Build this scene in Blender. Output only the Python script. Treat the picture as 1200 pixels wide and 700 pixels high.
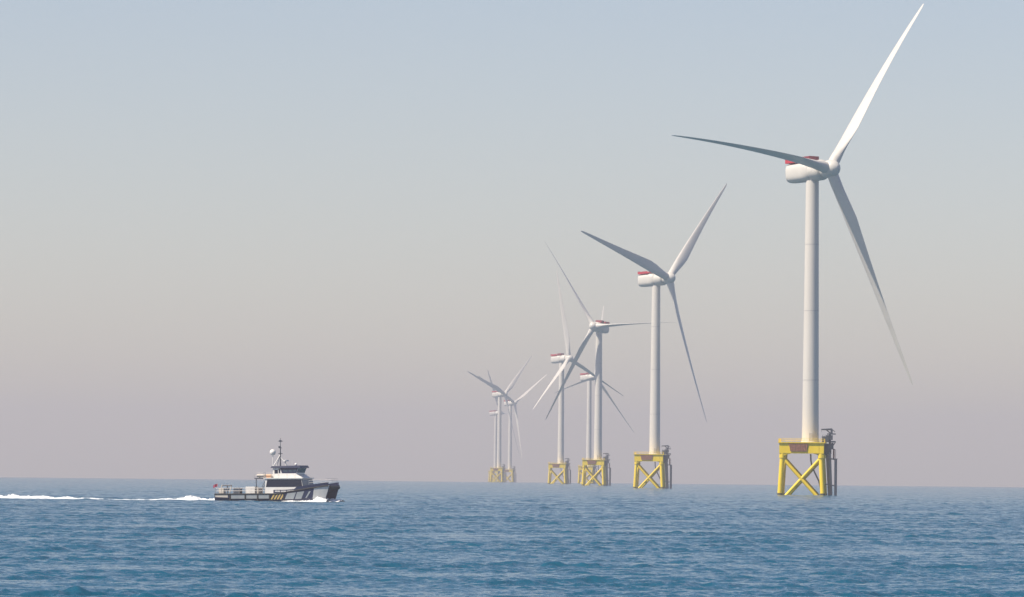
import bpy, math, random
import numpy as np
from mathutils import Vector, Matrix

random.seed(7)
rng = np.random.default_rng(11)
S = bpy.context.scene
COL = S.collection
R_ = math.radians
for o in list(bpy.data.objects):
    bpy.data.objects.remove(o)

# ------------------------------------------------------------------ camera
EARTH = 6.371e6
FPX = 6667.0                      # focal length in pixels of the 1200 px photograph
CAM_H = 5.5
cam_d = bpy.data.cameras.new('camera')
cam_d.sensor_width = 36.0
cam_d.lens = 36.0 * FPX / 1200.0
cam_d.clip_start = 0.5
cam_d.clip_end = 80000
cam = bpy.data.objects.new('camera', cam_d)
COL.objects.link(cam)
CAM_R = Matrix.Rotation(R_(90 + 1.775), 3, 'X') @ Matrix.Rotation(R_(0.56), 3, 'Z')
cam.matrix_world = Matrix.Translation((0, 0, CAM_H)) @ CAM_R.to_4x4()
S.camera = cam

# ------------------------------------------------------------------ light
SUN_EL, SUN_ROT = 52.0, 244.0     # rotation clockwise from +Y (the view direction)
HAZE_DENSITY = 0.000100
W = bpy.data.worlds.new('World')
S.world = W
W.use_nodes = True
nt = W.node_tree
bg = nt.nodes['Background']
sky = nt.nodes.new('ShaderNodeTexSky')
sky.sky_type = 'NISHITA'
sky.sun_disc = False
sky.sun_elevation = R_(SUN_EL)
sky.sun_rotation = R_(SUN_ROT)
sky.air_density = 0.9
sky.dust_density = 0.5
sky.ozone_density = 1.5
tint = nt.nodes.new('ShaderNodeMix'); tint.data_type = 'RGBA'; tint.blend_type = 'MULTIPLY'
tint.inputs[0].default_value = 1.0
tint.inputs[7].default_value = (1.045, .937, .955, 1)      # colour grade multiplied into the sky light: a little less cyan
nt.links.new(sky.outputs[0], tint.inputs[6]); nt.links.new(tint.outputs[2], bg.inputs[0])
bg.inputs[1].default_value = 0.091
sd = bpy.data.lights.new('sun', 'SUN')
sd.energy = 4.75
sd.angle = R_(0.5)
sd.color = (1.0, 0.89, 0.745)
sun = bpy.data.objects.new('sun', sd)
COL.objects.link(sun)
sv = Vector((math.sin(R_(SUN_ROT)) * math.cos(R_(SUN_EL)),
             math.cos(R_(SUN_ROT)) * math.cos(R_(SUN_EL)), math.sin(R_(SUN_EL))))
sun.rotation_euler = sv.to_track_quat('Z', 'Y').to_euler()
sun.location = (-300, -100, 500)

S.view_settings.view_transform = 'Standard'
S.view_settings.look = 'None'
S.view_settings.exposure = 0.42
S.view_settings.gamma = 1.0
S.view_settings.use_curve_mapping = False
S.render.engine = 'CYCLES'
S.cycles.use_denoising = True
S.cycles.max_bounces = 6
S.cycles.volume_bounces = 1

# ------------------------------------------------------------------ helpers
def tag(o, label=None, cat=None, group=None, kind=None):
    if label: o['label'] = label
    if cat: o['category'] = cat
    if group: o['group'] = group
    if kind: o['kind'] = kind
    return o

def drop(r):                       # fall of the sea surface below the tangent plane
    return -r * r / (2 * EARTH)

def on_sea(px, D):
    """point on the mean sea surface at forward distance D whose picture column is px"""
    y = D
    py = 565.0
    for _ in range(4):
        d = CAM_R @ Vector(((px - 600) / FPX, -(py - 350) / FPX, -1))
        x = d.x / d.y * y
        z = drop(math.hypot(x, y))
        c = CAM_R.transposed() @ Vector((x, y, z - CAM_H))
        py = 350 - c.y / -c.z * FPX
    return Vector((x, y, z))

class MB:
    """collects shapes, builds ONE mesh object"""
    def __init__(s):
        s.v = []; s.f = []; s.m = []; s.sm = []
    def add(s, vs, fs, mi=0, smooth=False):
        b = len(s.v)
        s.v += [tuple(v) for v in vs]
        for f in fs:
            s.f.append(tuple(b + i for i in f)); s.m.append(mi); s.sm.append(smooth)
    def box(s, x0, x1, y0, y1, z0, z1, mi=0):
        s.hexa([(x0, y0, z0), (x1, y0, z0), (x1, y1, z0), (x0, y1, z0),
                (x0, y0, z1), (x1, y0, z1), (x1, y1, z1), (x0, y1, z1)], mi)
    def hexa(s, p, mi=0):
        s.add(p, [(3, 2, 1, 0), (4, 5, 6, 7), (0, 1, 5, 4), (1, 2, 6, 5), (2, 3, 7, 6), (3, 0, 4, 7)], mi)
    def tube(s, a, b, r0, r1=None, n=12, mi=0, caps=True):
        a = Vector(a); b = Vector(b); r1 = r0 if r1 is None else r1
        d = (b - a).normalized()
        h = Vector((0, 0, 1)) if abs(d.z) < .9 else Vector((1, 0, 0))
        u = d.cross(h).normalized(); w = d.cross(u)
        vs = []
        for c, r in ((a, r0), (b, r1)):
            for k in range(n):
                t = 2 * math.pi * k / n
                vs.append(c + (u * math.cos(t) + w * math.sin(t)) * r)
        s.add(vs, [(k, (k + 1) % n, n + (k + 1) % n, n + k) for k in range(n)], mi, n > 6)
        if caps:
            s.add(vs[:n], [tuple(range(n))[::-1]], mi); s.add(vs[n:], [tuple(range(n))], mi)
    def path(s, pts, r, n=8, mi=0):
        for a, b in zip(pts[:-1], pts[1:]):
            s.tube(a, b, r, n=n, mi=mi)
    def loft(s, rings, mi=0, caps=True, smooth=True):
        n = len(rings[0]); vs = [p for r in rings for p in r]
        fs = []
        for i in range(len(rings) - 1):
            for k in range(n):
                a = i * n + k; b = i * n + (k + 1) % n
                fs.append((a, b, b + n, a + n))
        s.add(vs, fs, mi, smooth)
        if caps:
            s.add(rings[0], [tuple(range(n))[::-1]], mi, smooth); s.add(rings[-1], [tuple(range(n))], mi, smooth)
    def prism(s, poly, fn, thick, mi=0):
        """poly in 2-D, fn(u, v, t) -> 3-D"""
        n = len(poly)
        vs = [fn(u, v, 0) for u, v in poly] + [fn(u, v, thick) for u, v in poly]
        fs = [tuple(range(n))[::-1], tuple(range(n, 2 * n))]
        fs += [(k, (k + 1) % n, n + (k + 1) % n, n + k) for k in range(n)]
        s.add(vs, fs, mi)
    def ball(s, c, r, nu=12, nv=8, mi=0, sz=1.0):
        rings = []
        for j in range(1, nv):
            p = math.pi * j / nv
            rings.append([(c[0] + r * math.sin(p) * math.cos(2 * math.pi * k / nu),
                           c[1] + r * math.sin(p) * math.sin(2 * math.pi * k / nu),
                           c[2] - r * sz * math.cos(p)) for k in range(nu)])
        s.loft(rings, mi)
    def mesh(s, name, mats):
        me = bpy.data.meshes.new(name)
        me.from_pydata(s.v, [], s.f)
        for m in (mats if isinstance(mats, (list, tuple)) else [mats]):
            me.materials.append(m)
        me.polygons.foreach_set('material_index', s.m)
        me.polygons.foreach_set('use_smooth', s.sm)
        import bmesh
        bm = bmesh.new(); bm.from_mesh(me)
        bmesh.ops.recalc_face_normals(bm, faces=bm.faces)
        bm.to_mesh(me); bm.free()
        me.update()
        return me
    def build(s, name, mats, parent=None):
        o = bpy.data.objects.new(name, s.mesh(name, mats))
        COL.objects.link(o)
        if parent: o.parent = parent
        return o

def empty(name, loc, rz=0):
    o = bpy.data.objects.new(name, None)
    o.location = loc; o.rotation_euler = (0, 0, rz)
    o.empty_display_size = 1
    COL.objects.link(o)
    return o

def copy_part(o, parent):
    c = o.copy(); COL.objects.link(c); c.parent = parent
    for ch in list(o.children):
        copy_part(ch, c)
    return c

# ------------------------------------------------------------------ materials
def mat(name, col, rough=.5, metal=0.0, var=0.08, scale=.6, streak=False, dirt=(.35, .30, .25), dirt_amt=0.0):
    m = bpy.data.materials.new(name); m.use_nodes = True
    t = m.node_tree; b = t.nodes['Principled BSDF']
    b.inputs['Roughness'].default_value = rough
    b.inputs['Metallic'].default_value = metal
    tc = t.nodes.new('ShaderNodeTexCoord')
    mp = t.nodes.new('ShaderNodeMapping')
    if streak: mp.inputs['Scale'].default_value = (1, 1, .08)
    t.links.new(tc.outputs['Object'], mp.inputs[0])
    nz = t.nodes.new('ShaderNodeTexNoise')
    nz.inputs['Scale'].default_value = scale; nz.inputs['Detail'].default_value = 5
    t.links.new(mp.outputs[0], nz.inputs['Vector'])
    cr = t.nodes.new('ShaderNodeValToRGB')
    cr.color_ramp.elements[0].position = .3; cr.color_ramp.elements[1].position = .7
    cr.color_ramp.elements[0].color = (*[c * (1 - var) for c in col], 1)
    cr.color_ramp.elements[1].color = (*[min(1, c * (1 + var * .6)) for c in col], 1)
    t.links.new(nz.outputs[0], cr.inputs[0])
    out = cr.outputs[0]
    if dirt_amt:
        n2 = t.nodes.new('ShaderNodeTexNoise'); n2.inputs['Scale'].default_value = scale * 2.3
        n2.inputs['Detail'].default_value = 6
        t.links.new(mp.outputs[0], n2.inputs['Vector'])
        r2 = t.nodes.new('ShaderNodeValToRGB')
        r2.color_ramp.elements[0].position = .52; r2.color_ramp.elements[1].position = .75
        r2.color_ramp.elements[0].color = (0, 0, 0, 1); r2.color_ramp.elements[1].color = (dirt_amt,) * 3 + (1,)
        t.links.new(n2.outputs[0], r2.inputs[0])
        mx = t.nodes.new('ShaderNodeMix'); mx.data_type = 'RGBA'
        t.links.new(r2.outputs[0], mx.inputs[0]); t.links.new(out, mx.inputs[6])
        mx.inputs[7].default_value = (*dirt, 1)
        out = mx.outputs[2]
    t.links.new(out, b.inputs['Base Color'])
    return m

M = dict(
    tower=mat('tower_paint', (.66, .625, .565), .45, var=.05, scale=.25, streak=True, dirt_amt=.12),
    blade=mat('blade_paint', (.66, .63, .575), .38, var=.05, scale=.2, dirt_amt=.10),
    nacelle=mat('nacelle_paint', (.67, .64, .58), .4, var=.05, scale=.3, dirt_amt=.10),
    joint=mat('joint_grey', (.50, .48, .45), .5),
    red=mat('hoist_red', (.50, .03, .05), .5, var=.15),
    darkred=mat('cooler_red', (.26, .035, .05), .5, var=.15),
    yellow=mat('marine_yellow', (.93, .66, .014), .45, var=.10, scale=.35, streak=True, dirt=(.50, .32, .08), dirt_amt=.2),
    rust=mat('rust_brown', (.33, .15, .09), .7, var=.3, scale=1.2),
    slate=mat('crane_slate', (.06, .075, .10), .5, var=.2, scale=.8),
    galv=mat('weathered_steel', (.26, .25, .25), .55, var=.25, scale=.7, streak=True, dirt_amt=.4),
    pinkpost=mat('faded_red_post', (.42, .17, .15), .6, var=.2),
    growth=mat('marine_growth', (.07, .075, .04), .9, var=.4, scale=1.5),
    navy=mat('navy_hull_paint', (.012, .020, .065), .45, var=.15, scale=.8),
    bwhite=mat('boat_white', (.80, .78, .74), .4, var=.05, scale=.7, streak=True, dirt_amt=.12),
    panel=mat('hull_panel_white', (.28, .31, .33), .4, var=.12, scale=.7, streak=True, dirt_amt=.2),
    bowwhite=mat('bow_white', (.52, .53, .53), .4, var=.1, scale=.7, streak=True, dirt_amt=.2),
    byellow=mat('stripe_yellow', (.52, .37, .12), .45),
    black=mat('fender_rubber', (.02, .02, .022), .7),
    deck=mat('deck_grey', (.22, .22, .23), .8),
    metal=mat('rail_aluminium', (.45, .43, .42), .5, metal=.3),
    orange=mat('raft_orange', (.70, .42, .25), .55),
    beige=mat('container_beige', (.55, .50, .43), .6, dirt_amt=.35),
    flag=mat('flag_red', (.36, .05, .09), .8),
    redbulwark=mat('antifoul_red', (.35, .06, .05), .6),
)
g = bpy.data.materials.new('tinted_glass'); g.use_nodes = True
b = g.node_tree.nodes['Principled BSDF']
b.inputs['Base Color'].default_value = (.010, .014, .035, 1); b.inputs['Roughness'].default_value = .06
b.inputs['IOR'].default_value = 1.5
M['glass'] = g
lg = bpy.data.materials.new('bridge_glass'); lg.use_nodes = True
b = lg.node_tree.nodes['Principled BSDF']
b.inputs['Base Color'].default_value = (.04, .07, .10, 1); b.inputs['Roughness'].default_value = .05
M['bglass'] = lg

# water
wm = bpy.data.materials.new('sea_water'); wm.use_nodes = True
t = wm.node_tree; b = t.nodes['Principled BSDF']
b.inputs['Base Color'].default_value = (.011, .084, .142, 1)
b.inputs['Roughness'].default_value = .13
b.inputs['IOR'].default_value = 1.333
tc = t.nodes.new('ShaderNodeTexCoord')
def vmath(op, x, y):
    n = t.nodes.new('ShaderNodeVectorMath'); n.operation = op
    for k, q in enumerate((x, y)):
        if q is None: continue
        if isinstance(q, tuple): n.inputs[k].default_value = q
        else: t.links.new(q, n.inputs[k])
    return n.outputs[0]
geo = t.nodes.new('ShaderNodeNewGeometry')
nrm = geo.outputs['Normal']
# ripples too small for the mesh tilt the normal directly
for sc, amt in ((1.1, .46), (4.5, .62)):
    n1 = t.nodes.new('ShaderNodeTexNoise'); n1.inputs['Scale'].default_value = sc; n1.inputs['Detail'].default_value = 3
    t.links.new(tc.outputs['Object'], n1.inputs['Vector'])
    nrm = vmath('ADD', nrm, vmath('MULTIPLY', vmath('SUBTRACT', n1.outputs['Color'], (.5, .5, .5)), (amt, amt * 1.5, 0)))
n2 = t.nodes.new('ShaderNodeTexNoise'); n2.inputs['Scale'].default_value = .9; n2.inputs['Detail'].default_value = 4
t.links.new(tc.outputs['Object'], n2.inputs['Vector'])
fa = t.nodes.new('ShaderNodeAttribute'); fa.attribute_name = 'fine_slope'
dv = vmath('MULTIPLY', vmath('SUBTRACT', n2.outputs['Color'], (.5, .5, .5)), (6.5, 7.5, 0))
nrm = vmath('ADD', nrm, vmath('MULTIPLY', dv, fa.outputs['Vector']))
t.links.new(vmath('NORMALIZE', nrm, None), b.inputs['Normal'])
M['water'] = wm

fm = bpy.data.materials.new('sea_foam'); fm.use_nodes = True
t = fm.node_tree; b = t.nodes['Principled BSDF']
b.inputs['Roughness'].default_value = .9
tc = t.nodes.new('ShaderNodeTexCoord'); nz = t.nodes.new('ShaderNodeTexNoise')
nz.inputs['Scale'].default_value = 1.3; nz.inputs['Detail'].default_value = 6
t.links.new(tc.outputs['Object'], nz.inputs['Vector'])
cr = t.nodes.new('ShaderNodeValToRGB')
cr.color_ramp.elements[0].position = .25; cr.color_ramp.elements[0].color = (.42, .55, .62, 1)
cr.color_ramp.elements[1].position = .5; cr.color_ramp.elements[1].color = (.86, .87, .88, 1)
t.links.new(nz.outputs[0], cr.inputs[0]); t.links.new(cr.outputs[0], b.inputs['Base Color'])
M['foam'] = fm

# ------------------------------------------------------------------ sea
def wave_set():
    comps = []
    lam = np.geomspace(0.55, 24, 66)
    for L in lam:
        th = R_(-84) + rng.normal(0, R_(46 if L < 4 else 28))
        slope = .040 * (1.0 if L < 2.6 else (2.6 / L) ** 1.25)
        comps.append((2 * math.pi / L * math.cos(th), 2 * math.pi / L * math.sin(th),
                      slope * L / (2 * math.pi), rng.uniform(0, 2 * math.pi), L, math.cos(th), math.sin(th)))
    return comps
WAVES = wave_set()

def make_sea():
    half = R_(7.6)
    fine = np.linspace(-half, half, 680)
    coarse = np.concatenate([half + np.geomspace(.002, math.pi - half - .02, 34)])
    ang = np.concatenate([-coarse[::-1], fine, coarse])
    r = [3.0]
    while r[-1] < 225: r.append(r[-1] * 1.035)
    while r[-1] < 18000: r.append(r[-1] * (1.00072 + .0010 * min(1, max(0, (r[-1] - 900) / 2600))))
    r = np.array(r)
    dr = np.gradient(r); da = np.gradient(ang)
    RR, AA = np.meshgrid(r, ang, indexing='ij')
    X = RR * np.sin(AA); Y = RR * np.cos(AA)
    cell = np.maximum(dr[:, None], RR * np.minimum(da, .2)[None, :] * .8)
    Z = -(RR ** 2) / (2 * EARTH)
    DX = np.zeros_like(X); DY = np.zeros_like(X)
    # gust patches: the short waves are rougher in some places
    patch = np.ones_like(X)
    N = np.zeros_like(X)
    for k in range(18):
        L = math.exp(rng.uniform(math.log(9), math.log(110))); th = R_(90) + rng.normal(0, R_(60))
        vis = np.clip((L / cell - 2) / 2, 0, 1)
        N += vis * np.sin(2 * math.pi / L * (X * math.cos(th) + Y * math.sin(th)) + rng.uniform(0, 6.3))
    patch = np.clip(1 + .38 * N / 3.0, .3, 2.0)
    lost = np.zeros_like(X)          # slope variance of the waves finer than the mesh
    X0 = X.copy(); Y0 = Y.copy()
    for kx, ky, amp, ph, L, cx, cy in WAVES:
        fade = np.clip((L / cell - 2.0) / 1.5, 0, 1)
        lost += ((1 - fade) * patch * amp * 2 * math.pi / L) ** 2 * .5
        rows = np.where(fade.max(axis=1) > 0)[0]
        if not len(rows): continue
        sl = slice(rows[0], rows[-1] + 1)
        P = kx * X0[sl] + ky * Y0[sl] + ph
        a = amp * fade[sl] * (patch[sl] if L < 10 else 1.0)
        Z[sl] += a * np.sin(P)
        c = a * .55 * np.cos(P)
        DX[sl] += cx * c; DY[sl] += cy * c
    X += DX; Y += DY
    nr, na = X.shape
    co = np.stack([X, Y, Z], -1).reshape(-1, 3).astype(np.float32)
    i = np.arange(nr - 1)[:, None] * na; j = np.arange(na - 1)[None, :]
    a = i + j
    q = np.stack([a, a + 1, a + na + 1, a + na], -1).reshape(-1, 4)
    # close the seam behind the camera
    e = np.arange(nr - 1) * na
    seam = np.stack([e + na - 1, e, e + na, e + 2 * na - 1], -1)
    q = np.concatenate([q, seam]).astype(np.int32)[:, ::-1]
    me = bpy.data.meshes.new('sea')
    nv = len(co)
    cap = np.arange(na)[::1].astype(np.int32)
    me.vertices.add(nv); me.vertices.foreach_set('co', co.ravel())
    loops = np.concatenate([q.ravel(), cap])
    me.loops.add(len(loops)); me.loops.foreach_set('vertex_index', loops)
    nq = len(q)
    me.polygons.add(nq + 1)
    me.polygons.foreach_set('loop_start', np.concatenate([np.arange(nq) * 4, [nq * 4]]).astype(np.int32))
    me.polygons.foreach_set('use_smooth', np.ones(nq + 1, dtype=bool))
    me.update(calc_edges=True)
    at = me.attributes.new('fine_slope', 'FLOAT', 'POINT')
    at.data.foreach_set('value', np.sqrt(lost).astype(np.float32).ravel())
    me.materials.append(M['water'])
    o = bpy.data.objects.new('sea', me)
    COL.objects.link(o)
    tag(o, 'calm blue sea with small wind ripples out to the horizon', 'sea', kind='structure')
    return o
make_sea()

# ------------------------------------------------------------------ haze
hb = MB()
hb.box(-18300, 18300, -18300, 18300, -26.5, 206)
hz = bpy.data.materials.new('haze_air'); hz.use_nodes = True
t = hz.node_tree
t.nodes.remove(t.nodes['Principled BSDF'])
pv = t.nodes.new('ShaderNodeVolumePrincipled')
pv.inputs['Color'].default_value = (.75, .692, .715, 1)
pv.inputs['Density'].default_value = HAZE_DENSITY
pv.inputs['Anisotropy'].default_value = 0.1
t.links.new(pv.outputs[0], t.nodes['Material Output'].inputs['Volume'])
haze = hb.build('haze', hz)
tag(haze, 'pale mauve sea haze that fades the far turbines', 'haze', kind='stuff')

# ------------------------------------------------------------------ wind turbines
HUB_H = 108.0
TILT = R_(8.0)
NAC_TILT = R_(4.0)

def ring(x, ry, rz, n=28, p=2.6, cz=0.0):
    out = []
    for k in range(n):
        a = 2 * math.pi * k / n
        c, s_ = math.cos(a), math.sin(a)
        out.append((x, ry * math.copysign(abs(c) ** (2 / p), c), cz + rz * math.copysign(abs(s_) ** (2 / p), s_)))
    return out

def nacelle_mesh():
    m = MB()
    m.loft([ring(-9.2, 2.5, 2.5, p=3.2), ring(-9.05, 2.95, 2.95, p=3.2), ring(-8.6, 3.15, 3.15, p=3.2), ring(-7.4, 3.2, 3.25, p=3.2),
            ring(-2, 3.25, 3.3, p=3.2), ring(1.0, 3.25, 3.3), ring(1.2, 3.1, 3.1, p=2)])
    m.loft([ring(1.2, 3.35, 3.35, p=2), ring(1.5, 3.45, 3.45, p=2), ring(5.0, 3.45, 3.45, p=2), ring(5.6, 3.2, 3.2, p=2),
            ring(6.0, 2.5, 2.5, p=2)])
    return m
def hub_mesh():
    m = MB()
    rs = []
    for x, r in ((-3.0, 2.4), (-2.6, 2.75), (-1.0, 2.95), (.8, 2.9), (1.9, 2.55), (2.7, 1.95), (3.3, 1.2), (3.55, .5)):
        rs.append(ring(x, r, r, p=2))
    m.loft(rs)
    return m

def platform_mesh():
    m = MB()
    # hoist platform on the nacelle roof: deck and red side panels
    m.box(-8.9, -2.6, -3.0, 3.0, 3.28, 3.42)
    for y in (-3.0, 2.92):
        m.box(-8.9, -2.6, y, y + .08, 3.43, 4.5)
    m.box(-8.9, -8.82, -2.91, 2.91, 3.43, 4.75)
    return m
def cooler_mesh():
    m = MB()
    m.box(-2.4, 1.6, -2.3, 2.3, 3.32, 4.9)
    for k in range(5):
        m.box(-2.2 + k * .8, -1.9 + k * .8, -2.36, -2.302, 3.4, 4.8)
    return m

SECT = [(1.6, 3.7, 1.0, 0, 16), (4, 3.75, .98, 0, 15), (8, 4.2, .70, .35, 13.5), (13, 5.0, .46, .75, 11),
        (18, 5.3, .36, 1, 9), (25, 4.75, .29, 1, 6.5), (33, 4.0, .25, 1, 4.5), (42, 3.25, .22, 1, 2.8),
        (52, 2.5, .20, 1, 1.4), (62, 1.85, .18, 1, .4), (70, 1.35, .17, 1, -.2), (75, .9, .16, 1, -.5), (76.6, .45, .15, 1, -.5), (77, .12, .15, 1, -.5)]
def blade_mesh(pitch, prebend, sag, length=1.0):
    """span +Z, tangential +X, downwind +Y; sag is a local offset vector at the tip"""
    m = MB(); n = 20; rings = []
    # refine the sections along the span
    zs = np.array([s[0] for s in SECT]); fine = np.unique(np.concatenate([zs, np.linspace(1.6, 76, 34)]))
    cols = [np.interp(fine, zs, [s[i] for s in SECT]) for i in (1, 2, 3, 4)]
    for z, c, th, air, tw in zip(fine, *cols):
        a = -R_(pitch + tw * .5)
        ca, sa = math.cos(a), math.sin(a)
        f = (z / 77) ** 2
        ring_ = []
        for k in range(n):
            u = 2 * math.pi * k / n
            ex, ey = .5 * math.cos(u), .5 * th * math.sin(u)          # ellipse
            xx = .5 * (1 - math.cos(u))                               # aerofoil, 0 = nose
            yt = th * 5 * .2 * (1.4845 * math.sqrt(max(xx, 0)) - .63 * xx - 1.758 * xx ** 2 + 1.4215 * xx ** 3 - .5075 * xx ** 4)
            ax = xx - .32
            ay = yt * (1 if u <= math.pi else -.75)
            px_ = (1 - air) * -ex + air * ax
            py_ = (1 - air) * ey + air * ay
            px_ *= c; py_ *= c
            # chord runs along tangent (pitch 0) to axis (pitch 90, trailing edge downwind)
            ring_.append((px_ * ca - py_ * sa + sag[0] * f, px_ * sa + py_ * ca - prebend * f + sag[1] * f, z * length + sag[2] * f))
        rings.append(ring_)
    m.loft(rings)
    return m

def tower_mesh():
    m = MB(); n = 40
    rs = []
    for z in (17.6, 24, 34, 45, 60, 75, 90, 105.0):
        r = 2.8 + (2.15 - 2.8) * (z - 17.6) / 86
        rs.append([(r * math.cos(2 * math.pi * k / n), r * math.sin(2 * math.pi * k / n), z) for k in range(n)])
    m.loft(rs)
    for z in (38.0, 61.0, 83.0):
        r = 2.8 + (2.15 - 2.8) * (z - 17.6) / 86
        m.tube((0, 0, z), (0, 0, z + .25), r + .03, r + .03, n=40, mi=1)
    m.box(-.55, .55, -2.95, -2.6, 18.2, 20.6, 1)
    m.tube((0, 0, 17.52), (0, 0, 18.0), 3.05, 3.0, n=40)
    return m

OX = -2.5; JY = R_(-6)             # lattice centre stands off the tower's axis
def J(x, y, z):
    c, s_ = math.cos(JY), math.sin(JY)
    return (OX + x * c - y * s_, x * s_ + y * c, z)
def half(z): return 7.1 - .056 * z   # batter of the legs

def leg_mesh(sx, sy):
    m = MB()
    m.tube(J(sx * half(-6), sy * half(-6), -6), J(sx * half(.6), sy * half(.6), .6), .84, n=18, mi=1)
    m.tube(J(sx * half(.6), sy * half(.6), .6), J(sx * half(14.2), sy * half(14.2), 14.2), .78, n=18)
    m.tube(J(sx * half(12.2), sy * half(12.2), 12.2), J(sx * half(14.6), sy * half(14.6), 14.6), 1.02, n=18)
    return m
def brace_mesh(a, b):
    """a, b = corner signs; runs from the top of a to the foot of b"""
    m = MB()
    za, zb = 12.4, -2.6
    p = Vector(J(a[0] * half(za), a[1] * half(za), za)); q = Vector(J(b[0] * half(zb), b[1] * half(zb), zb))
    m.tube(p, q, .55, n=14)
    return m

def transition_mesh():
    m = MB(); h = half(15)
    o = h + 1.1
    # four deep box girders between the leg heads, mitred into a ring, sloping underneath to the tower
    for k in range(4):
        a = k * math.pi / 2
        def rot(x, y, z):
            return J(x * math.cos(a) - y * math.sin(a), x * math.sin(a) + y * math.cos(a), z)
        m.hexa([rot(-o, -o, 13.8), rot(o - 1.6, -o, 13.8), rot(o - 1.6, -o + 1.5, 13.8), rot(-o, -o + 1.5, 13.8),
                rot(-o, -o, 17.2), rot(o - 1.6, -o, 17.2), rot(o - 1.6, -o + 1.5, 17.2), rot(-o, -o + 1.5, 17.2)])
        # corner gusset
        m.hexa([rot(-o + .2, -o + .15, 12.4), rot(-o + 2.2, -o + .15, 13.3), rot(-o + 2.2, -o + 1.3, 13.3), rot(-o + .2, -o + 1.3, 12.4),
                rot(-o + .2, -o + .15, 13.795), rot(-o + 4.2, -o + .15, 13.795), rot(-o + 4.2, -o + 1.3, 13.795), rot(-o + .2, -o + 1.3, 13.795)])
    m.hexa([J(-o - .4, -o - .4, 17.21), J(o + .4, -o - .4, 17.21), J(o + .4, o + .4, 17.21), J(-o - .4, o + .4, 17.21),
            J(-o - .4, -o - .4, 17.5), J(o + .4, -o - .4, 17.5), J(o + .4, o + .4, 17.5), J(-o - .4, o + .4, 17.5)])
    m.tube((0, 0, 13.9), (0, 0, 17.2), 3.1, n=32)
    return m
def railing_mesh():
    m = MB(); o = half(15) + 1.3
    cor = [(-o, -o), (o, -o), (o, o), (-o, o)]
    for k in range(4):
        a, b_ = Vector(cor[k]), Vector(cor[(k + 1) % 4])
        for z in (18.05, 18.6):
            m.tube(J(a.x, a.y, z), J(b_.x, b_.y, z), .045, n=6)
        for i in range(9):
            p = a.lerp(b_, i / 9)
            m.tube(J(p.x, p.y, 17.51), J(p.x, p.y, 18.62), .05, n=6)
    return m
def hatch_mesh():
    """brown slatted walkway panel hung in the middle of the front girder"""
    m = MB(); o = half(15) + 1.1
    P = [(-4.3, 16.95), (2.3, 16.95), (1.7, 14.4), (-3.5, 14.4)]
    m.prism([(u, v) for u, v in P], lambda u, v, t_: J(u, -o - .02 - t_, v), .18)
    for k in range(11):
        u = -3.9 + k * .58
        m.box(0, 0, 0, 0, 0, 0) if False else None
        a = J(u * .9 - .1, -o - .24, 14.5); b_ = J(u, -o - .24, 16.9)
        m.tube(a, b_, .09, n=6, mi=1)
    return m
def crane_mesh():
    m = MB()
    X0, Y0 = 6.3, -3.5
    m.tube((X0, Y0, 13.6), (X0, Y0, 20.2), .42, .36, n=14)               # pedestal
    m.tube((X0 - 1.5, Y0, 13.2), (X0, Y0, 16.2), .35, n=10)              # knee under the deck
    m.box(X0 - 2.6, X0 - .4, Y0 - 1.1, Y0 + 1.2, 17.55, 19.5)            # winch house
    m.box(X0 - 1.3, X0 + .9, Y0 - .9, Y0 + .9, 18.3, 19.9)               # slew housing
    m.box(X0 + .2, X0 + 1.9, Y0 - .8, Y0 + .8, 17.5, 18.0)               # service step
    m.tube((X0 + 1.8, Y0, 17.5), (X0 - .2, Y0, 14.6), .14, n=8)
    m.box(X0 - .9, X0 + 1.9, Y0 - .6, Y0 + .6, 20.1, 20.5)
    m.box(X0 - 1.9, X0 + .5, Y0 - .7, Y0 + .7, 13.7, 17.1)
    m.box(X0 + .5, X0 + 1.2, Y0 - .5, Y0 + .5, 15.2, 17.4)
    m.box(X0 + .2, X0 + .9, Y0 - .5, Y0 + .5, 20.5, 21.9)
    for k in range(4):
        m.tube((X0 - 2.5 + k * .7, Y0 - 1.0, 19.4), (X0 - 2.3 + k * .7, Y0 - 1.0, 20.1), .07, n=6)
    return m
def boom_mesh():
    m = MB(); X0, Y0 = 6.3, -3.5
    m.tube((X0 + .7, Y0, 21.9), (X0 - 2.9, Y0, 21.75), .34, .22, n=8)
    m.tube((X0 + .2, Y0, 20.5), (X0 - 1.2, Y0, 21.7), .2, n=8)
    m.tube((X0 - 2.7, Y0, 21.7), (X0 - 2.7, Y0, 20.9), .05, n=6)
    m.tube((X0 + .6, Y0, 21.9), (X0 + 1.7, Y0, 21.0), .12, n=6)
    return m
def landing_mesh():
    m = MB(); X = 8.0
    for y in (-5.2, -1.2, 1.6):
        xo = X + .12 * (y + 5)
        m.tube((xo, y, -5), (xo, y, 12.0), .26, n=10)
    m.tube((7.0, -3.8, -5), (6.2, -3.8, 14.2), .5, n=12)
    m.tube((6.8, .6, -5), (5.6, .6, 14.2), .45, n=12)
    for z in (11.9, 3.2):
        m.tube((X, -5.2, z), (X + .8, 1.6, z), .17, n=8)
        for y in (-5.0, 1.4):
            m.tube((X + .1, y, z), (5.2, y * .85, z + .5), .17, n=8)
    m.box(6.4, 8.9, -4.8, 1.8, 12.05, 12.2)
    return m
def ladder_mesh():
    m = MB()
    for y in (-2.9, -2.2):
        m.tube((8.3, y, -3), (8.3, y, 15.2), .07, n=6)
    for k in range(52):
        z = -2.8 + k * .34
        m.tube((8.3, -2.9, z), (8.3, -2.2, z), .035, n=5)
    return m
def post_mesh():
    m = MB(); m.tube((7.75, -1.4, 12.2), (7.75, -1.4, 15.1), .3, n=10); m.tube((7.75, -1.4, 15.1), (7.75, -1.4, 15.4), .38, n=10)
    return m
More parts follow.
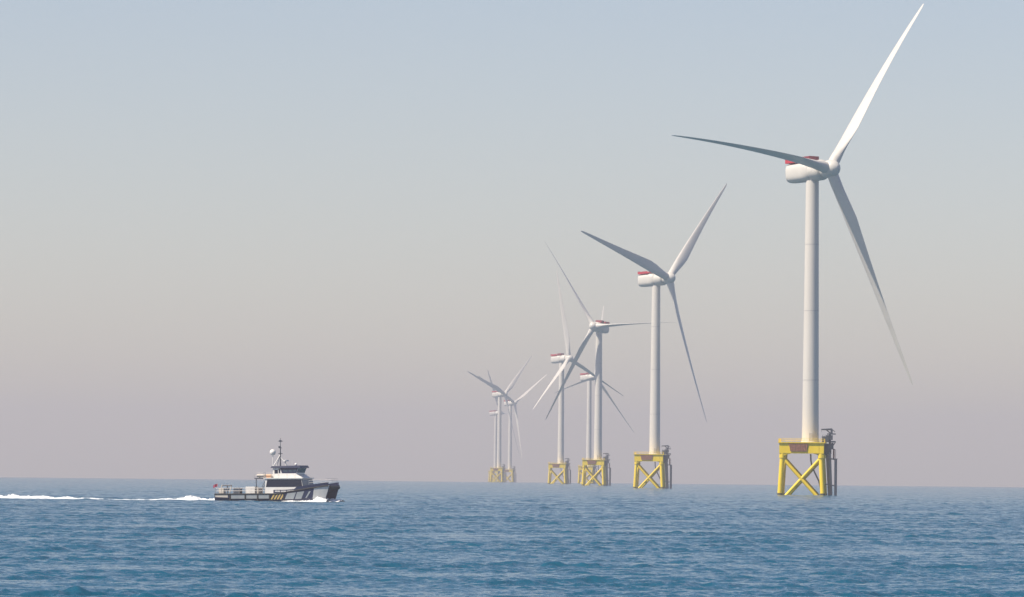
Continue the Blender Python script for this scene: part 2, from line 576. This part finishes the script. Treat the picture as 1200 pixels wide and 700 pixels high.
def jtube_mesh():
    m = MB()
    m.path([(.3, 2.5, 13.6), (.4, 2.6, 11.5), (.8, 3, 9.6), (1.8, 3.3, 7.4), (3.2, 3.8, 4.6), (4.0, 4.0, 1.5), (4.2, 4.1, -4)], .27, n=10)
    return m

CORN = {'a': (-1, -1), 'b': (1, -1), 'c': (1, 1), 'd': (-1, 1)}
def first_fixed(root):
    """every part that does not turn with the wind"""
    for c in CORN.values():
        leg_mesh(*c).build('leg', [M['yellow'], M['growth']], root)
    q = list(CORN.values())
    for k in range(4):
        brace_mesh(q[k], q[(k + 1) % 4]).build('brace', M['yellow'], root)
        brace_mesh(q[(k + 1) % 4], q[k]).build('brace', M['yellow'], root)
    tp = transition_mesh().build('transition_piece', M['yellow'], root)
    railing_mesh().build('railing', M['yellow'], tp)
    hatch_mesh().build('slatted_panel', [M['rust'], M['rust']], tp)
    tower_mesh().build('tower', [M['tower'], M['joint']], root)
    cr_ = crane_mesh().build('crane', M['slate'], root)
    boom_mesh().build('boom', M['slate'], cr_)
    bl = landing_mesh().build('boat_landing', M['galv'], root)
    ladder_mesh().build('ladder', M['galv'], bl)
    post_mesh().build('marker_post', M['pinkpost'], bl)
    jtube_mesh().build('cable_tube', M['galv'], root)

NAC = nacelle_mesh().mesh('nacelle', M['nacelle'])
HUB = hub_mesh().mesh('rotor_hub', M['nacelle'])
PLT = platform_mesh().mesh('hoist_platform', M['red'])
COO = cooler_mesh().mesh('cooler', M['darkred'])

def part(name, me, parent, mtx):
    o = bpy.data.objects.new(name, me); COL.objects.link(o)
    o.parent = parent; o.matrix_local = mtx
    return o

TURB = [  # px of tower at the sea, distance, azimuth of the rotor axis, first blade angle, pitch, tip droop, label
    (949.0, 1885, -46.5, 38.6, 84, 4.8, 'nearest and largest white wind turbine, on yellow jacket legs at the right of the picture'),
    (766.8, 2927, -38.0, 47, 20, 1.5, 'second largest wind turbine, between the nearest one and the one facing left'),
    (700.3, 3871, -118.0, -34, 80, 2.5, 'wind turbine whose rotor faces left, one blade level behind the second largest tower'),
    (656.8, 4898, -38.0, -6, 80, 1.0, 'slim wind turbine with one blade pointing straight up, left of the left-facing turbine'),
    (689.6, 5760, -38.0, 17, 60, 1.0, 'wind turbine half hidden behind the tower of the left-facing turbine'),
    (584.6, 6957, -38.0, 50, 30, .5, 'tallest of the hazy turbines at far left, two blades raised in a wide V'),
    (597.2, 7742, -45.0, 58, 70, .5, 'hazy turbine just right of the tall V-bladed one, one long blade pointing upper right'),
    (580.3, 8889, -22.0, -30, 60, .5, 'faintest and smallest turbine, almost hidden behind the tower of the tall V-bladed one'),
]
first = None
for px, D, psi, th0, pitch, droop, label in TURB:
    root = empty('wind_turbine', on_sea(px, D))
    tag(root, label, 'wind turbine', 'wind turbines of the offshore farm')
    if first is None:
        first_fixed(root); first = root
        fixed = list(root.children)
    else:
        for ch in fixed: copy_part(ch, root)
    p = R_(psi)
    a = Vector((math.cos(p) * math.cos(TILT), math.sin(p) * math.cos(TILT), math.sin(TILT)))
    u = Vector((-math.sin(p), math.cos(p), 0))
    v = a.cross(u)
    hubp = Vector((0, 0, HUB_H)) + Vector((a.x, a.y, 0)) * 8.3
    def frame(ax): return Matrix((ax, Vector((0, 0, 1)).cross(ax).normalized(), ax.cross(Vector((0, 0, 1)).cross(ax).normalized()))).transposed()
    fr = frame(a)
    na_ = Vector((math.cos(p) * math.cos(NAC_TILT), math.sin(p) * math.cos(NAC_TILT), math.sin(NAC_TILT)))
    nm = Matrix.Translation(hubp - na_ * 8.8) @ frame(na_).to_4x4()
    nc = part('nacelle', NAC, root, nm)
    part('hoist_platform', PLT, nc, Matrix.Identity(4))
    part('cooler', COO, nc, Matrix.Identity(4))
    part('rotor_hub', HUB, root, Matrix.Translation(hubp) @ fr.to_4x4())
    for k in range(3):
        th = R_(th0 - 120 * k)
        er = u * math.sin(th) + v * math.cos(th)
        et = u * math.cos(th) - v * math.sin(th)
        rm = Matrix((et, -a, er)).transposed()
        dn = Vector((0, 0, -1)); dn = dn - er * dn.dot(er)
        sag = rm.transposed() @ (dn * droop)
        bm_ = blade_mesh(pitch, 3.8 if D < 2000 else 2.3, sag, .93 if psi < -100 else 1.0).mesh('blade', M['blade'])
        part('blade', bm_, root, Matrix.Translation(hubp) @ rm.to_4x4())

# ------------------------------------------------------------------ crew boat
BOAT = on_sea(325.3, 1100)
BYAW = R_(-18)
boat = empty('crew_boat', BOAT + Vector((0, 0, -.05)), BYAW)
boat.rotation_euler = (0, R_(-.8), BYAW)
tag(boat, 'navy and white catamaran crew boat with yellow slanted stripes, speeding to the right', 'boat')

def sheer(x):                       # height of the hull's upper edge
    return 1.55 if x < 1.5 else 1.55 + 1.55 * min(1, (x - 1.5) / 9.8) ** .9
def hull_half(x):                   # half width of one hull along its length
    return 1.25 if x < 3 else 1.25 * max(0.0, 1 - ((x - 3) / 9.4) ** 2.6)
def outer(x):                       # outer side of the starboard hull
    return -2.75 - hull_half(x)
def hull_mesh():
    m = MB()
    for sgn in (-1, 1):
        rings = []
        xs = list(np.linspace(-11.5, 3, 16)) + list(np.linspace(3.4, 11.7, 24))
        for x in xs:
            w = max(hull_half(x), .05); zt = sheer(x)
            rake = .0 if x < 6 else (x - 6) / 6.3
            k0 = -1.0 + max(0, x - 6) * .28
            cy = sgn * 2.75
            def pt(y, z): return (x - rake * .9 * (1 - (z - k0) / (zt - k0)) , cy + y, z)
            wb = w * (.8 - .35 * rake)
            rings.append([pt(0, k0), pt(wb * .6, k0 + .35), pt(wb, .2), pt(w, .75), pt(w, zt), pt(-w, zt), pt(-w, .75), pt(-wb, .2), pt(-wb * .6, k0 + .35)])
        n = 9
        vs = [p for r in rings for p in r]
        inner = []; out_ = []; bow_ = []
        for i in range(len(rings) - 1):
            for k in range(n):
                a_ = i * n + k; b_ = i * n + (k + 1) % n
                f = (a_, b_, b_ + n, a_ + n)
                side_in = (k in (1, 2, 3)) if sgn < 0 else (k in (5, 6, 7))
                white_bow = i >= len(rings) - 9 and k in (2, 3, 5, 6) and rings[i][3][2] < 5
                outer_side = (k in (5, 6)) if sgn < 0 else (k in (2, 3))
                (bow_ if white_bow and outer_side else inner if side_in and i < len(rings) - 9 else out_).append(f)
        m.add(vs, inner, 1); m.add(vs, out_, 0); m.add(vs, bow_, 5)
        m.add(rings[0], [tuple(range(n))], 0); m.add(rings[-1], [tuple(range(n))], 0)
    # bridge deck between the hulls
    m.box(-11.3, 8.4, -1.7, 1.7, 1.0, 1.5, 1)
    m.hexa([(8.4, -2.6, 1.6), (11.5, -2.6, 2.3), (11.5, 2.6, 2.3), (8.4, 2.6, 1.6),
            (8.4, -2.6, 2.7), (11.5, -2.6, 3.0), (11.5, 2.6, 3.0), (8.4, 2.6, 2.7)], 0)
    # painted side panels and yellow stripes, plates 20 mm proud of the starboard and port sides
    for sgn in (1, -1):
        def sf(u, v_, t_): return (u, sgn * (outer(u) - .012 - t_), v_)
        for x0, x1 in ((-8.1, -5.3), (-5.0, -2.75), (-2.45, -.3)):
            m.prism([(x0, .62), (x1, .62), (x1, 1.40), (x0, 1.40)], sf, .02, 2)
        for k in range(4):
            x0 = .05 + k * .62
            m.prism([(x0, .45), (x0 + .34, .45), (x0 + .34 + .62, 1.48), (x0 + .62, 1.48)], sf, .02, 3)
        m.prism([(2.95, .5), (4.75, .5), (5.25, 1.8), (3.5, 1.62)], sf, .02, 2)
        m.prism([(5.0, .5), (6.3, .55), (6.9, 2.0), (5.5, 1.85)], sf, .02, 2)
        m.prism([(7.1, .7), (7.4, .75), (8.2, 2.0), (7.85, 2.0)], sf, .02, 2)
        m.prism([(-11.35, .95), (-8.75, .85), (-8.75, 1.40), (-11.35, 1.44)], sf, .02, 4)
    return m
hull = hull_mesh().build('hull', [M['navy'], M['bwhite'], M['panel'], M['byellow'], M['beige'], M['bowwhite']], boat)

# rubbing strake, upright fenders
m = MB()
for sgn in (1, -1):
    xs = list(np.linspace(-11.5, 11.5, 30))
    for x0, x1 in zip(xs[:-1], xs[1:]):
        m.tube((x0, sgn * (outer(x0) - .05), sheer(x0) - .03), (x1, sgn * (outer(x1) - .05), sheer(x1) - .03), .12, n=8)
    for x in (-8.3, -5.15, -2.6, -.1, 2.75):
        m.box(x - .12, x + .12, sgn * 4.0 - .12, sgn * 4.0 + .12, .1, 1.5)
m.build('fender_strip', M['black'], boat)
# bow fender
m = MB()
for y0 in (-2.6, -.9, .8):
    m.tube((11.6, y0, 2.68), (11.6, y0 + 1.65, 2.68), .36, n=14)
m.build('bow_fender', M['black'], boat)

# foredeck bulwark: navy raised sides with a white lettered strip
for sgn in (1, -1):
    m = MB()
    xs = list(np.linspace(.6, 11.5, 24))
    def lb(x): return sheer(x) + .1 - .55 * min(1, max(0, (x - 5) / 3.5))
    def bt(x): return max(2.3, sheer(x) + .62) if x > 5 else 2.3 + max(0, (x - 3)) * .08
    for x0, x1 in zip(xs[:-1], xs[1:]):
        y0, y1 = sgn * (outer(x0) + .06), sgn * (outer(x1) + .06)
        i0, i1 = y0 - sgn * -.1, y1 - sgn * -.1
        m.hexa([(x0, y0, lb(x0)), (x1, y1, lb(x1)), (x1, i1, lb(x1)), (x0, i0, lb(x0)),
                (x0, y0, bt(x0)), (x1, y1, bt(x1)), (x1, i1, bt(x1)), (x0, i0, bt(x0))])
    rr = random.Random(5)
    x = .95
    while x < 5.2:                 # unreadable white lettering
        w = rr.uniform(.10, .26)
        h = rr.uniform(.18, .27)
        zc = 2.02 + max(0, x - 3) * .07
        m.prism([(x, zc - h / 2), (x + w, zc - h / 2), (x + w, zc + h / 2), (x, zc + h / 2)],
                lambda u, v_, t_: (u, sgn * (outer(u) + .05 - t_), v_), .03, 1)
        x += w + rr.choice((.06, .07, .08, .22))
    m.build('bulwark', [M['navy'], M['bwhite']], boat)

# main deck
m = MB(); m.box(-11.4, 1.0, -3.9, 3.9, 1.52, 1.60); m.box(1.0, 8.4, -3.6, 3.6, 1.62, 1.7)
m.hexa([(8.4, -2.7, 2.72), (11.4, -2.4, 3.06), (11.4, 2.4, 3.06), (8.4, 2.7, 2.72), (8.4, -2.7, 2.8), (11.4, -2.4, 3.12), (11.4, 2.4, 3.12), (8.4, 2.7, 2.8)])
m.build('deck', M['deck'], boat)

# lower cabin
m = MB()
cx0, cx1 = -1.4, 6.1
prof = [(-1.4, 1.61), (6.5, 1.71), (6.35, 2.8), (6.0, 4.45), (-1.4, 4.45)]
m.prism(prof, lambda u, v_, t_: (u, -3.1 + t_, v_), 6.2)
m.box(-1.7, 6.35, -3.3, 3.3, 4.455, 4.62)
cabin = m.build('cabin', M['bwhite'], boat)
m = MB()
for sgn in (1, -1):
    m.prism([(-1.25, 2.85), (6.25, 2.85), (5.98, 4.3), (-.95, 4.3)], lambda u, v_, t_: (u, sgn * (3.103 + t_), v_), .02)
m.hexa([(6.36, -3.05, 2.85), (6.40, -3.05, 2.85), (6.40, 3.05, 2.85), (6.36, 3.05, 2.85), (6.05, -3.05, 4.3), (6.09, -3.05, 4.3), (6.09, 3.05, 4.3), (6.05, 3.05, 4.3)])
m.build('window_band', M['glass'], cabin)
m = MB()
m.box(-1.45, -1.41, -1.2, -.3, 1.65, 3.7)
m.build('door', M['panel'], cabin)

# wheelhouse
m = MB()
m.prism([(-.1, 4.63), (5.9, 4.63), (4.7, 5.35), (4.7, 5.55), (5.15, 6.5), (-.1, 6.5)], lambda u, v_, t_: (u, -2.35 + t_, v_), 4.7)
wh = m.build('wheelhouse', M['bwhite'], boat)
m = MB()
m.hexa([(-.5, -2.6, 6.51), (5.6, -2.6, 6.51), (5.6, 2.6, 6.51), (-.5, 2.6, 6.51), (-.3, -2.5, 6.88), (5.35, -2.5, 6.98), (5.35, 2.5, 6.98), (-.3, 2.5, 6.88)])
m.build('roof', M['navy'], wh)
for sgn in (1, -1):
    for (x0, x1, x2, x3) in ((2.15, 2.95, 2.95, 1.98), (3.2, 3.85, 3.92, 3.2), (4.1, 4.6, 4.8, 4.17)):
        m = MB()
        m.prism([(x0, 5.72), (x1, 5.72), (x2, 6.24), (x3, 6.24)], lambda u, v_, t_: (u, sgn * (2.372 + t_), v_), .02)
        m.build('window', M['bglass'], wh)
    m = MB()
    m.prism([(1.75, 5.48), (4.68, 5.48), (5.10, 6.49), (1.45, 6.49)], lambda u, v_, t_: (u, sgn * (2.352 + t_), v_), .018)
    m.build('window_surround', M['navy'], wh)
    for x0, x1, z0, z1 in ((.25, .95, 5.45, 6.15), (1.1, 1.45, 5.5, 6.4)):
        m = MB(); m.box(x0, x1, min(sgn * 2.353, sgn * 2.373), max(sgn * 2.353, sgn * 2.373), z0, z1)
        m.build('window', M['glass'], wh)
for k in range(5):
    y0 = -2.2 + k * .9
    m = MB()
    m.hexa([(4.74, y0, 5.6), (4.76, y0, 5.6), (4.76, y0 + .8, 5.6), (4.74, y0 + .8, 5.6),
            (5.14, y0, 6.44), (5.16, y0, 6.44), (5.16, y0 + .8, 6.44), (5.14, y0 + .8, 6.44)])
    m.build('window', M['bglass'], wh)

# mast with aerials
m = MB()
m.tube((.6, 0, 6.9), (.6, 0, 10.6), .14, .09); m.tube((.6, 0, 10.6), (.6, 0, 12.3), .07, .04, n=8)
mast = m.build('mast', M['slate'], boat)
for a_, b_ in (((-.5, -.9, 6.9), (.55, 0, 9.0)), ((-.5, .9, 6.9), (.55, 0, 9.0)), ((2.1, 0, 6.95), (.6, 0, 8.6))):
    m = MB(); m.tube(a_, b_, .09, n=8); m.build('mast_brace', M['bwhite'], mast)
m = MB()
m.tube((.6, -1.1, 9.3), (.6, 1.1, 9.3), .06, n=8)
m.build('crossbar', M['slate'], mast)
m = MB(); m.tube((.6, -.8, 10.4), (.6, .8, 10.4), .05, n=8); m.box(.45, .75, -.7, -.45, 10.42, 10.75)
m.build('crossbar', M['slate'], mast)
m = MB()
m.tube((.1, 0, 11.7), (1.1, 0, 11.7), .05, n=8)
m.box(.42, .78, -.2, .2, 11.55, 11.9)
m.build('crossbar', M['slate'], mast)
m = MB(); m.ball((-.85, -.3, 9.55), .6, 16, 10); m.tube((-.85, -.3, 6.9), (-.85, -.3, 9.1), .08, n=8)
m.build('satellite_dome', M['bwhite'], mast)
m = MB(); m.tube((1.7, 0, 6.95), (1.7, 0, 7.8), .12, n=8); m.box(1.45, 1.95, -1.0, 1.0, 7.8, 8.05)
m.tube((2.3, -.8, 6.95), (2.0, -.8, 8.2), .05, n=6)
m.build('radar', M['bwhite'], mast)
m = MB()
for x, y, z in ((3.4, -1.2, 8.0), (3.9, 1.2, 8.4), (-.1, 1.6, 9.6), (4.6, 0, 7.6)):
    m.tube((x, y, 6.9), (x + .1, y, z), .03, n=5)
m.ball((3.9, -.3, 7.2), .28, 10, 8)
m.build('aerial', M['bwhite'], wh)

# aft upper platform, rafts and stairs
m = MB()
m.box(-3.6, -1.72, -3.1, 3.1, 4.4, 4.6)
for y in (-2.9, 2.9): m.tube((-3.3, y, 1.6), (-3.3, y, 4.4), .09, n=8)
m.build('upper_platform', M['slate'], boat)
for y in (-2.4, 2.4):
    m = MB()
    m.tube((-3.1, y, 5.05), (-1.8, y, 5.05), .34, n=14); m.ball((-3.1, y, 5.05), .34); m.ball((-1.8, y, 5.05), .34)
    m.box(-3.0, -2.8, y - .3, y + .3, 4.6, 4.75); m.box(-2.1, -1.9, y - .3, y + .3, 4.6, 4.75)
    m.build('life_raft', M['beige'], boat)
m = MB()
m.tube((-1.2, -2.75, 5.05), (-.3, -2.75, 5.05), .3, n=12); m.box(-1.2, -.3, -3.0, -2.5, 4.63, 4.8)
m.build('rescue_float', M['orange'], boat)
m = MB()
for k in range(7):
    m.box(-3.0 + k * .22, -2.7 + k * .22, -2.2, -1.3, 1.75 + k * .38, 1.8 + k * .38)
for y in (-2.2, -1.3): m.tube((-3.0, y, 1.7), (-1.55, y, 4.4), .06, n=6)
m.build('stairs', M['metal'], boat)

# rails
def rail(pts, h, step=1.5, r=.022):
    m = MB()
    for a, b_ in zip(pts[:-1], pts[1:]):
        a = Vector(a); b_ = Vector(b_)
        for k in (.5, 1): m.tube(a + Vector((0, 0, h * k)), b_ + Vector((0, 0, h * k)), r, n=6)
        n = max(1, int((b_ - a).length / step))
        for i in range(n + 1):
            p_ = a.lerp(b_, i / n); m.tube(p_, p_ + Vector((0, 0, h)), r, n=6)
    m.build('railing', M['metal'], boat)
rail([(-1.6, -3.85, 1.6), (-11.35, -3.85, 1.6), (-11.35, 3.85, 1.6), (-1.6, 3.85, 1.6)], 1.05, 1.1, .04)
rail([(-1.75, -3.05, 4.6), (-3.55, -3.05, 4.6), (-3.55, 3.05, 4.6), (-1.75, 3.05, 4.6)], 1.0)
rail([(-.2, -3.2, 4.62), (4.8, -3.2, 4.62)], .7); rail([(-.2, 3.2, 4.62), (4.8, 3.2, 4.62)], .7)
rail([(7.6, -3.2, 3.2), (10.2, -3.0, 3.45), (11.3, -2.6, 3.6), (11.3, 2.6, 3.6), (10.2, 3.0, 3.45), (7.6, 3.2, 3.2)], .85)

# stern gear
m = MB()
for y in (-2.6, 2.6):
    m.tube((-10.9, y, 1.6), (-10.5, y, 3.2), .11, n=8)
m.tube((-10.5, -2.6, 3.2), (-10.5, 2.6, 3.2), .11, n=8)
m.box(-10.9, -9.9, -3.3, -2.1, 1.6, 2.6)
m.build('stern_frame', M['beige'], boat)
m = MB()
m.tube((-7.3, -3.0, 2.25), (-7.3, -1.6, 2.25), .5, n=14); m.box(-7.9, -6.7, -3.1, -2.95, 1.6, 2.7); m.box(-7.9, -6.7, -1.65, -1.5, 1.6, 2.7)
m.tube((-9.2, -3.0, 1.6), (-9.2, -3.0, 3.1), .16, .12, n=10); m.box(-9.45, -8.95, -3.2, -2.8, 2.2, 2.7)
m.build('deck_winch', M['slate'], boat)
m = MB(); m.tube((-11.3, -1.5, 1.6), (-11.9, -1.5, 3.7), .035, n=6)
st = m.build('flagstaff', M['metal'], boat)
m = MB(); vs = []
for i in range(9):
    for j in range(5):
        vs.append((-11.85 - i * .11, -1.5 + .1 * math.sin(i * 1.1), 3.6 - j * .14 - i * .045 - .03 * math.sin(i)))
m.add(vs, [(i * 5 + j, i * 5 + j + 1, (i + 1) * 5 + j + 1, (i + 1) * 5 + j) for i in range(8) for j in range(4)])
fl = m.build('flag', M['flag'], st)
sm_ = fl.modifiers.new('solid', 'SOLIDIFY'); sm_.thickness = .01

# freight on the after deck
def freight(name, x0, x1, y0, y1, z1, material, label, cat):
    e = empty(name, boat.matrix_world @ Vector((0, 0, 0)), 0)
    mm = MB(); mm.box(x0, x1, y0, y1, 1.62, z1)
    n = int((x1 - x0) / .3)
    for k in range(n):
        xa = x0 + .1 + k * (x1 - x0 - .1) / n
        mm.box(xa, xa + .08, y0 - .04, y0 - .002, 1.7, z1 - .08)
    o = mm.build(name, material)
    bpy.data.objects.remove(e)
    o.matrix_world = boat_m
    tag(o, label, cat)
bpy.context.view_layer.update()
boat_m = boat.matrix_world.copy()
freight('cargo_box', -5.6, -3.75, -2.6, -.6, 2.95, M['bwhite'], 'pale ribbed cargo box on the after deck of the crew boat, nearer the stern', 'box')
freight('cargo_box', -3.5, -2.95, -2.5, -.2, 2.75, M['beige'], 'narrow tan cargo box on the after deck, beside the cabin stairs', 'box')

# ------------------------------------------------------------------ wake
def foam(name, x0, x1, yc, wid, hfun, label, seed, nx=160, ny=26):
    rg = np.random.default_rng(seed)
    xs = np.linspace(x0, x1, nx); ts = np.linspace(-1, 1, ny)
    XX, TT = np.meshgrid(xs, ts, indexing='ij')
    H = np.zeros_like(XX)
    for L in (5.5, 3.0, 1.6, .9, .6, .45, .35):
        for _ in range(3):
            th = rg.uniform(0, math.pi)
            H += (L ** .6) * np.sin(2 * math.pi / L * (XX * math.cos(th) + TT * wid * math.sin(th)) + rg.uniform(0, 6.3))
    H = H / H.std()
    env = np.vectorize(hfun)((XX - x0) / (x1 - x0)) * (1 - np.abs(TT) ** 1.8)
    Z = env * (.78 + .36 * H) - .03
    YY = yc + TT * wid
    m = MB()
    vs = np.stack([XX, YY, Z], -1).reshape(-1, 3).tolist()
    m.add(vs, [(i * ny + j, (i + 1) * ny + j, (i + 1) * ny + j + 1, i * ny + j + 1) for i in range(nx - 1) for j in range(ny - 1)], 0, True)
    o = m.build(name, M['foam'])
    o.matrix_world = Matrix.Translation(BOAT) @ Matrix.Rotation(BYAW, 4, 'Z')
    tag(o, label, 'foam', kind='stuff')
    return o
def bump(s, c, w): return math.exp(-((s - c) / w) ** 2)
foam('wake_foam', -33.5, -11.2, 0, 2.6, lambda s: .13 + .10 * s + .48 * bump(s, .70, .22) + .12 * bump(s, 1, .15), 'white churned foam just behind the stern of the crew boat', 3, nx=300)
foam('wake_foam', -66, -34.5, .5, 2.4, lambda s: .60 * bump(s, .38, .26) + .30 * bump(s, .8, .16) + .5 * bump(s, .08, .2), 'separate white foam streak at the left edge of the picture', 4, nx=320)
foam('bow_foam', 2.0, 11.6, -3.9, 1.0, lambda s: .16 + .50 * bump(s, .78, .28), 'white spray thrown up along the near bow of the crew boat', 5, nx=120)
foam('bow_foam', 7.0, 13.4, -.6, 2.6, lambda s: .22 + .45 * bump(s, .5, .4), 'white water between and ahead of the two bows of the crew boat', 6, nx=90)
